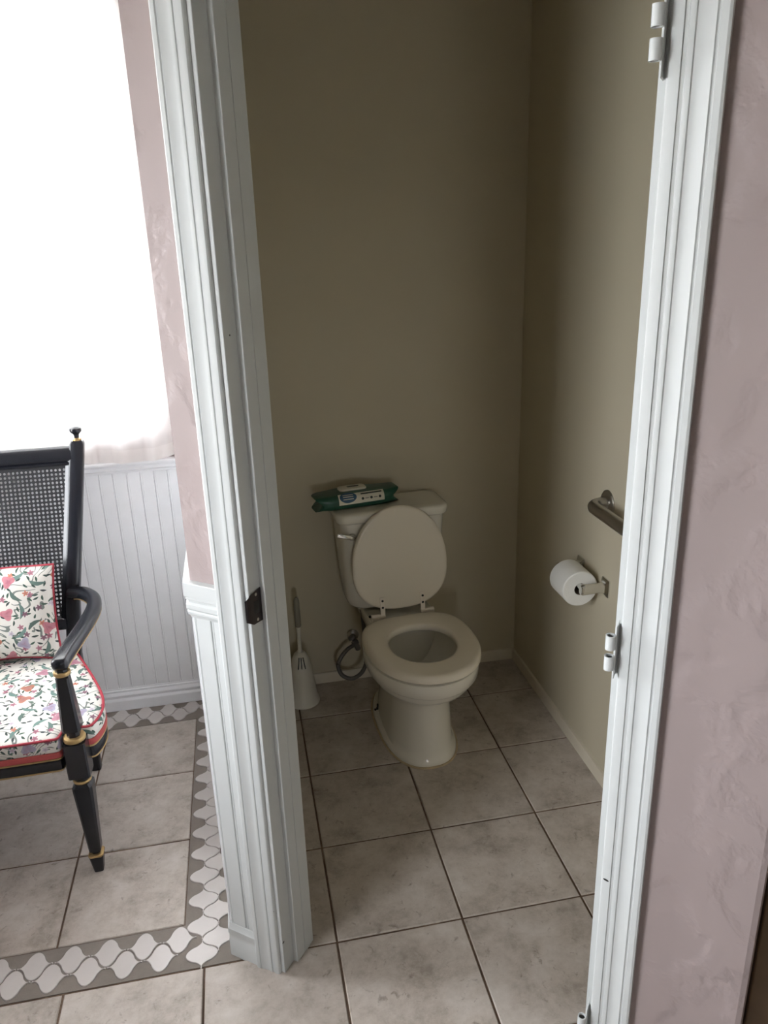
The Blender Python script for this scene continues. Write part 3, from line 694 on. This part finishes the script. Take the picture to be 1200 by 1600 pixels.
# ------------------------------------------------------------------ toilet brush in its holder
bx, by = .022, .122
H1 = empty('brush_holder', (bx, by, 0)); tag(H1, 'white plastic toilet brush holder in the closet corner', 'brush holder')
n = 32
prof = [(.0, 0), (.062, 0), (.064, .004), (.063, .012), (.058, .018), (.053, .05), (.047, .10), (.040, .15), (.033, .185), (.025, .205), (.016, .214), (.012, .215)]
lathe('body', prof[1:], 'plastic_w', H1, n)
for k, dx in enumerate((-.010, .0, .010)):
    ring_pts = [(dx*.75, -.0285, .205), (dx*1.0, -.0355, .185), (dx*1.35, -.0402, .162)]
    sweep('vent_slit', ring_pts, rrect(.0032, .003, .001, 2), 'dark', H1, up=(0, -1, 0))
B1 = empty('toilet_brush', (bx, by, .2)); tag(B1, 'toilet brush with grey grip standing in the white holder', 'brush')
lathe('stem', [(.008, -.12), (.010, .016), (.0075, .03), (.0075, .09), (.009, .122)], 'plastic_w', B1, 16)
lathe('grip', [(.008, .12), (.0115, .124), (.0118, .16), (.0105, .20), (.0108, .225), (.008, .238), (.004, .242)], 'grip', B1, 16)
lathe('bristles', [(.004, -.185), (.02, -.175), (.022, -.13), (.01, -.115)], 'plastic_w', B1, 16)

# ------------------------------------------------------------------ paper holder, roll, grab bar on the right wall
PH = empty('paper_holder', (XR, -.43, .665)); tag(PH, 'chrome toilet paper holder with two posts on the wall', 'paper holder')
for sy in (-1, 1):
    y = sy*.087
    def sq(x, w, h, r): return [(x, y+p[0], p[1]) for p in rrect(w, h, r, 3)]
    V, F = loft([sq(0, .046, .056, .004), sq(-.004, .046, .056, .004), sq(-.007, .040, .050, .006), sq(-.012, .026, .033, .008), sq(-.02, .024, .030, .009), sq(-.030, .023, .030, .009), sq(-.066, .023, .034, .010), sq(-.078, .023, .036, .0112), sq(-.084, .018, .028, .0085)])
    mk('post', V, F, 'chrome', PH, ang=40)
sweep('spindle', [(-.070, -.08, -.005), (-.070, 0, -.005), (-.070, .08, -.005)], circ(.009, 14), 'chrome', PH)
TR = empty('toilet_paper_roll', (XR-.066, -.428, .649)); tag(TR, 'white toilet paper roll on the chrome holder', 'toilet paper')
def roll():
    n = 44; L2 = .052; ro, ri = .057, .0195
    prof = [(ri, -L2), (ro-.003, -L2), (ro, -L2+.003), (ro, L2-.003), (ro-.003, L2), (ri, L2)]
    rings = [[(r*math.cos(2*math.pi*j/n), y, r*math.sin(2*math.pi*j/n)) for j in range(n)] for r, y in prof]; rings.append(rings[0])
    V, F = loft(rings, False); mk('paper', V, F, 'paper', TR, ang=40)
    rings = [[(r*math.cos(2*math.pi*j/n), y, r*math.sin(2*math.pi*j/n)) for j in range(n)] for r, y in ((.0195, -L2+.001), (.0195, L2-.001), (.0183, L2-.001), (.0183, -L2+.001))]; rings.append(rings[0])
    V, F = loft(rings, False); mk('core', V, F, 'card', TR, ang=40)
roll()
GB = empty('grab_bar', (XR, -.492, .925)); tag(GB, 'brushed steel grab bar on the cream wall above the paper roll', 'grab bar')
for y in (0, -.56):
    lathe('flange', [(.040, 0), (.040, .003), (.036, .007), (.020, .009)], 'steel', GB, 32, loc=(0, y, 0), rot=(0, -math.pi/2, 0))
c = spline([(-.004, 0, 0), (-.025, 0, 0), (-.043, -.006, 0), (-.055, -.024, 0), (-.056, -.06, 0), (-.056, -.28, 0), (-.056, -.50, 0), (-.055, -.536, 0), (-.043, -.554, 0), (-.025, -.56, 0), (-.004, -.56, 0)], 6)
sweep('tube', c, circ(.0190, 20), 'steel', GB, ang=60)

# ------------------------------------------------------------------ armchair
XC, YC = -0.92, -0.35
AC = empty('armchair', (XC, YC, 0)); tag(AC, 'black lacquered armchair with cane back and gilt rings by the window', 'armchair')
def wl(p): return Vector((p[0]-XC, p[1]-YC, p[2]))
def octo(hw, c, z, cx, cy): return [(cx+a*hw, cy+b*hw, z) for a, b in ((1, -1+c), (1, 1-c), (1-c, 1), (-1+c, 1), (-1, 1-c), (-1, -1+c), (-1+c, -1), (1-c, -1))]
LXL, LYL = 0.287, -0.597-YC
for sx in (1, -1):
    cx = sx*LXL
    R = [octo(h, .25, z, cx, LYL) for h, z in ((.0125, 0), (.0185, .052), (.0185, .056))]+[octo(h, .5, z, cx, LYL) for h, z in ((.012, .060), (.012, .070))]+[octo(h, .25, z, cx, LYL) for h, z in ((.016, .073), (.026, .285), (.026, .297), (.019, .305))]+[octo(h, .5, z, cx, LYL) for h, z in ((.018, .306), (.018, .320), (.0225, .328))]+[octo(h, .14, z, cx, LYL) for h, z in ((.0285, .331), (.0285, .437))]
    V, F = loft(R); lg = mk('leg', V, F, 'lacquer', AC, ang=20)
    V, F = loft([octo(h, .3, z, cx, LYL) for h, z in ((.0185, .0545), (.0205, .057), (.0205, .061), (.016, .0635))]); mk('gilt_ring', V, F, 'gold', lg, ang=30)
    lathe('gilt_ring', [(.018, -.005), (.0235, -.003), (.0245, .001), (.0225, .004), (.018, .005)], 'gold', lg, 24, loc=(cx, LYL, .311))
    lathe('gilt_ring', [(.02, -.007), (.0285, -.006), (.0297, .000), (.027, .005), (.02, .007)], 'gold', lg, 24, loc=(cx, LYL, .4465))
    R = [octo(h, .5, z, cx, LYL) for h, z in ((.0165, .44), (.0165, .468))]+[octo(h, .28, z, cx, LYL) for h, z in ((.0235, .474), (.0245, .482), (.0165, .625), (.0165, .632))]+[octo(h, .5, z, cx, LYL) for h, z in ((.015, .634), (.015, .66))]
    V, F = loft(R); ap = mk('arm_post', V, F, 'lacquer', AC, ang=20)
    lathe('gilt_ring', [(.013, -.006), (.0205, -.005), (.022, .0), (.0205, .005), (.013, .006)], 'gold', ap, 24, loc=(cx, LYL, .6435))
    # arm
    pts = spline([(sx*.218, .272, .640), (sx*.262, .245, .646), (sx*.300, .185, .650), (sx*.315, .105, .655), (sx*.312, .0, .661), (sx*.301, -.12, .668), (sx*.290, -.225, .672), (sx*.287, -.268, .671)], 7)
    sec = rrect(.042, .034, .012, 3)
    def asc(t): return 1.0 if t < .955 else math.sqrt(max(.08, 1-((t-.955)/.045)**2*.92))
    ar = sweep('arm', pts, sec, 'lacquer', AC, ang=35, scale=asc)
    e1 = [p+Vector((0, 0, -.0145)) for p in pts[3:-3]]
    sid = []
    for i, p in enumerate(e1):
        t = (e1[min(i+1, len(e1)-1)]-e1[max(i-1, 0)]).normalized(); sid.append(t.cross(Vector((0, 0, 1))).normalized())
    for sg in (1, -1): sweep('gilt_line', [p+s*sg*.0175 for p, s in zip(e1, sid)], circ(.002, 6), 'gold', ar)
    # back post: foot to top
    path = [Vector((sx*.208, .232, 0)), Vector((sx*.200, .255, .20)), Vector((sx*.196, .268, .42)), Vector((sx*.216, .300, .62)), Vector((sx*.252, .372, .88)), Vector((sx*.279, .432, 1.088)), Vector((sx*.280, .4345, 1.098))]
    R = []
    for i, p in enumerate(path):
        w, d_ = ((.017, .017), (.019, .019), (.022, .02), (.0225, .017), (.0225, .0155), (.0225, .015), (.018, .012))[i]
        R.append([(p.x+a, p.y+b, p.z) for a, b in rrect(w*2, d_*2, .006, 2)])
    V, F = loft(R); bp = mk('back_post', V, F, 'lacquer', AC, ang=35)
    fz = path[-1]
    lathe('finial', [(.008, .0), (.0075, .010), (.010, .017), (.0175, .024), (.0195, .030), (.0185, .036), (.012, .041), (.002, .042)], 'lacquer', bp, 20, loc=(fz.x, fz.y, fz.z+.004))
    lathe('gilt_ring', [(.010, -.002), (.0135, .0), (.0135, .005), (.007, .008)], 'gold', bp, 20, loc=(fz.x, fz.y, fz.z+.001))
def backpt(x, z, dy=0):   # the leaning back plane
    t = (z-.62)/(1.088-.62); return (x, .300+(.432-.300)*t+dy, z)
def halfw(z): return .216+(.279-.216)*(z-.62)/(1.088-.62)
def back_bar(name, z0, z1, dep, par=AC, inset=.016):
    R = []
    prof = [(z0, -dep), (z0+.006, -dep-.003), (z1-.012, -dep-.002), (z1-.004, -dep+.003), (z1, 0), (z1-.004, dep), (z0+.004, dep)]
    for sx in (-1, 1): R.append([backpt(sx*(halfw((z0+z1)/2)-inset), z, dy) for z, dy in prof])
    V, F = loft(R); return mk(name, V, F, 'lacquer', par, ang=30)
back_bar('top_rail', 1.040, 1.083, .013)
tr2 = back_bar('rail_moulding', 1.026, 1.041, .010)
back_bar('bottom_rail', .520, .555, .013)
def cane():
    pit = .0128; rr = .0041; V = []; F = []; idx = {}
    z0, z1 = .55, 1.03
    nz = int((z1-z0)/pit)
    K = 12
    for r in range(nz):
        zc = z1-pit*(r+.5); hw = halfw(zc)-.014
        ncol = int(hw/pit)
        for c in range(-ncol, ncol+1):
            xc = c*pit; solid = abs(c) == ncol or r == 0
            h = pit/2
            n0 = len(V)
            outer = []
            for k in range(K):
                a = 2*math.pi*k/K+math.pi/K; ca, sa = math.cos(a), math.sin(a); m = max(abs(ca), abs(sa)); outer.append((xc+h*ca/m, zc+h*sa/m))
            # square corners are added through the 12-gon mapping (near-corner points snapped)
            outer = [(xc+math.copysign(h, x-xc) if abs(abs(x-xc)-h) < h*.45 and abs(abs(z-zc)-h) < h*.45 else x, zc+math.copysign(h, z-zc) if abs(abs(x-xc)-h) < h*.45 and abs(abs(z-zc)-h) < h*.45 else z) for x, z in outer]
            for x, z in outer: V.append(backpt(x, z))
            if solid: F.append(tuple(n0+k for k in range(K))); continue
            for k in range(K):
                a = 2*math.pi*k/K+math.pi/K; V.append(backpt(xc+rr*math.cos(a), zc+rr*math.sin(a)))
            for k in range(K): F.append((n0+k, n0+(k+1) % K, n0+K+(k+1) % K, n0+K+k))
    o = mk('cane_panel', V, F, 'cane', AC, recalc=False)
    md = o.modifiers.new('solid', 'SOLIDIFY'); md.thickness = .0028; md.offset = 0
    o['label'] = 'black woven cane with rows of round holes'
    # side borders where the cane meets the posts
    for sx in (-1, 1):
        R = []
        for z in (.54, .80, 1.04):
            hw = halfw(z); R.append([backpt(sx*(hw-.0335), z, -.004), backpt(sx*(hw-.02), z, -.010), backpt(sx*(hw-.02), z, .006), backpt(sx*(hw-.0335), z, .004)])
        Vv, Ff = loft(R); mk('cane_border', Vv, Ff, 'lacquer', AC)
cane()
# seat outline (local, half), then mirrored
half = [(0, -.268), (.12, -.267), (.215, -.265), (.246, -.262), (.252, -.245), (.258, -.226), (.285, -.216), (.315, -.222), (.331, -.212), (.344, -.17), (.345, -.125), (.334, -.07), (.305, .01), (.262, .11), (.226, .19), (.196, .238), (.16, .252), (0, .256)]
def outline(off=0.0):
    R = [Vector((x, y, 0)) for x, y in half]; Lf = [Vector((-p.x, p.y, 0)) for p in reversed(R[1:-1])]
    pts = spline(R+Lf, 4, True)
    if off:
        n = len(pts); q = []
        for i in range(n):
            t = (pts[(i+1) % n]-pts[i-1]).normalized(); q.append(pts[i]+Vector((t.y, -t.x, 0))*off)
        pts = q
    return pts
def seat():
    lay = [(-.002, .415), (.002, .420), (.003, .437), (.002, .451), (0, .456), (-.012, .462), (-.05, .468), (-.10, .472)]
    base = outline(); cen = Vector((0, -.02, 0)); n = len(base); rings = []
    for o, z in lay:
        if o > -.02: rg = [p+ (p-cen).normalized()*o for p in base]
        else: rg = [cen+(p-cen)*(1+o/.26) for p in base]
        rings.append([Vector((p.x, p.y, z)) for p in rg])
    rings.append([Vector((cen.x+(p.x-cen.x)*.3, cen.y+(p.y-cen.y)*.3, .475)) for p in base])
    V, F = loft(rings)
    o = mk('seat_cushion', V, F, 'floral', AC, ang=60)
    me = o.data; uvl = me.uv_layers.new(name='UVMap'); per = [0.0]
    for i in range(n): per.append(per[-1]+(base[(i+1) % n]-base[i]).length)
    for p in me.polygons:
        side = abs(p.normal.z) < .6
        js = [v % n for v in p.vertices]
        wrap = side and max(js)-min(js) > n/2
        for li, vi in zip(p.loop_indices, p.vertices):
            co = me.vertices[vi].co
            if side:
                j = vi % n; u = per[j]+(per[-1] if wrap and j < n/2 else 0); uvl.data[li].uv = (u+.3, co.z+.2)
            else: uvl.data[li].uv = (co.x, co.y)
    sweep('piping', [Vector((p.x, p.y, .4575)) for p in outline(.001)], circ(.0036, 8), 'pipe', o, closed=True)
    bnd = outline(.002); R = [[Vector((q.x, q.y, z)) for q in outline(d)] for z, d in ((.398, -.003), (.4, .003), (.416, .003), (.418, -.003))]
    Vv, Ff = loft(R); mk('tape_band', Vv, Ff, 'band', o, ang=40)
    R = [[Vector((q.x, q.y, z)) for q in outline(d)] for z, d in ((.352, -.012), (.354, -.004), (.362, -.001), (.394, .0), (.398, -.003))]
    Vv, Ff = loft(R); fr = mk('seat_frame', Vv, Ff, 'lacquer', AC, ang=40)
    for z, d in ((.3955, .0005), (.358, -.002)): sweep('gilt_line', [Vector((p.x, p.y, z)) for p in outline(d)], circ(.0026, 6), 'gold', fr, closed=True)
seat()
# throw pillow
PL = empty('throw_pillow', (XC, -.185, .474)); tag(PL, 'square floral throw pillow with red piping on the armchair', 'pillow')
PL.rotation_euler = (math.radians(-16.5), 0, 0)
def pillow():
    W, Hh, T2 = .375, .296, .062; n = 28; V = []; F = []
    def pos(u, v, s):
        e = 1-.055*(1-abs(v)**2.2)*abs(u)**6; f = 1-.06*(1-abs(u)**2.2)*abs(v)**6
        th = T2*(max(0, 1-abs(u)**2.6)*max(0, 1-abs(v)**2.6))**.5
        return (W/2*u*e, s*th, Hh/2+Hh/2*v*f+.006*math.sin(u*3+1)*abs(v))
    for s in (-1, 1):
        for i in range(n+1):
            for j in range(n+1): V.append(pos(-1+2*i/n, -1+2*j/n, s))
    m = (n+1)**2
    for s in (0, 1):
        for i in range(n):
            for j in range(n): q = s*m+i*(n+1)+j; F.append((q, q+n+1, q+n+2, q+1) if s == 0 else (q, q+1, q+n+2, q+n+1))
    o = mk('cover', V, F, 'floral', PL, smooth=True, recalc=False)
    bm = bmesh.new(); bm.from_mesh(o.data); bmesh.ops.remove_doubles(bm, verts=bm.verts, dist=1e-5); bm.to_mesh(o.data); bm.free()
    uvl = o.data.uv_layers.new(name='UVMap')
    for p in o.data.polygons:
        for li, vi in zip(p.loop_indices, p.vertices): co = o.data.vertices[vi].co; uvl.data[li].uv = (co.x+2.3, co.z+.9+(3 if p.normal.y > 0 else 0))
    edge = [pos(-1+2*i/n, -1, 1) for i in range(n)]+[pos(1, -1+2*j/n, 1) for j in range(n)]+[pos(1-2*i/n, 1, 1) for i in range(n)]+[pos(-1, 1-2*j/n, 1) for j in range(n)]
    sweep('piping', edge, circ(.0038, 8), 'pipe', PL, closed=True, up=(0, 1, 0))
pillow()

# ------------------------------------------------------------------ cabinet past the end of the pink wall
CB = empty('wooden_cabinet', (*dw(1.2845, .26), 0), -A); tag(CB, 'dark brown wooden cabinet just past the end of the pink wall', 'cabinet')
box('body', (-.30, -.16, .06), (.30, .2, 1.7), 'wood', CB, .004)
box('plinth', (-.29, -.15, 0), (.29, .19, .06), 'wood', CB)
for sx in (-1, 1):
    d_ = box('cabinet_door', (min(sx*.003, sx*.297), -.18, .08), (max(sx*.003, sx*.297), -.161, 1.68), 'wood', CB, .004)
    lathe('knob', [(.006, 0), (.006, .01), (.013, .018), (.012, .026), (.003, .029)], 'bronze', d_, 16, loc=(sx*.04, -.18, .9), rot=(math.pi/2, 0, 0))
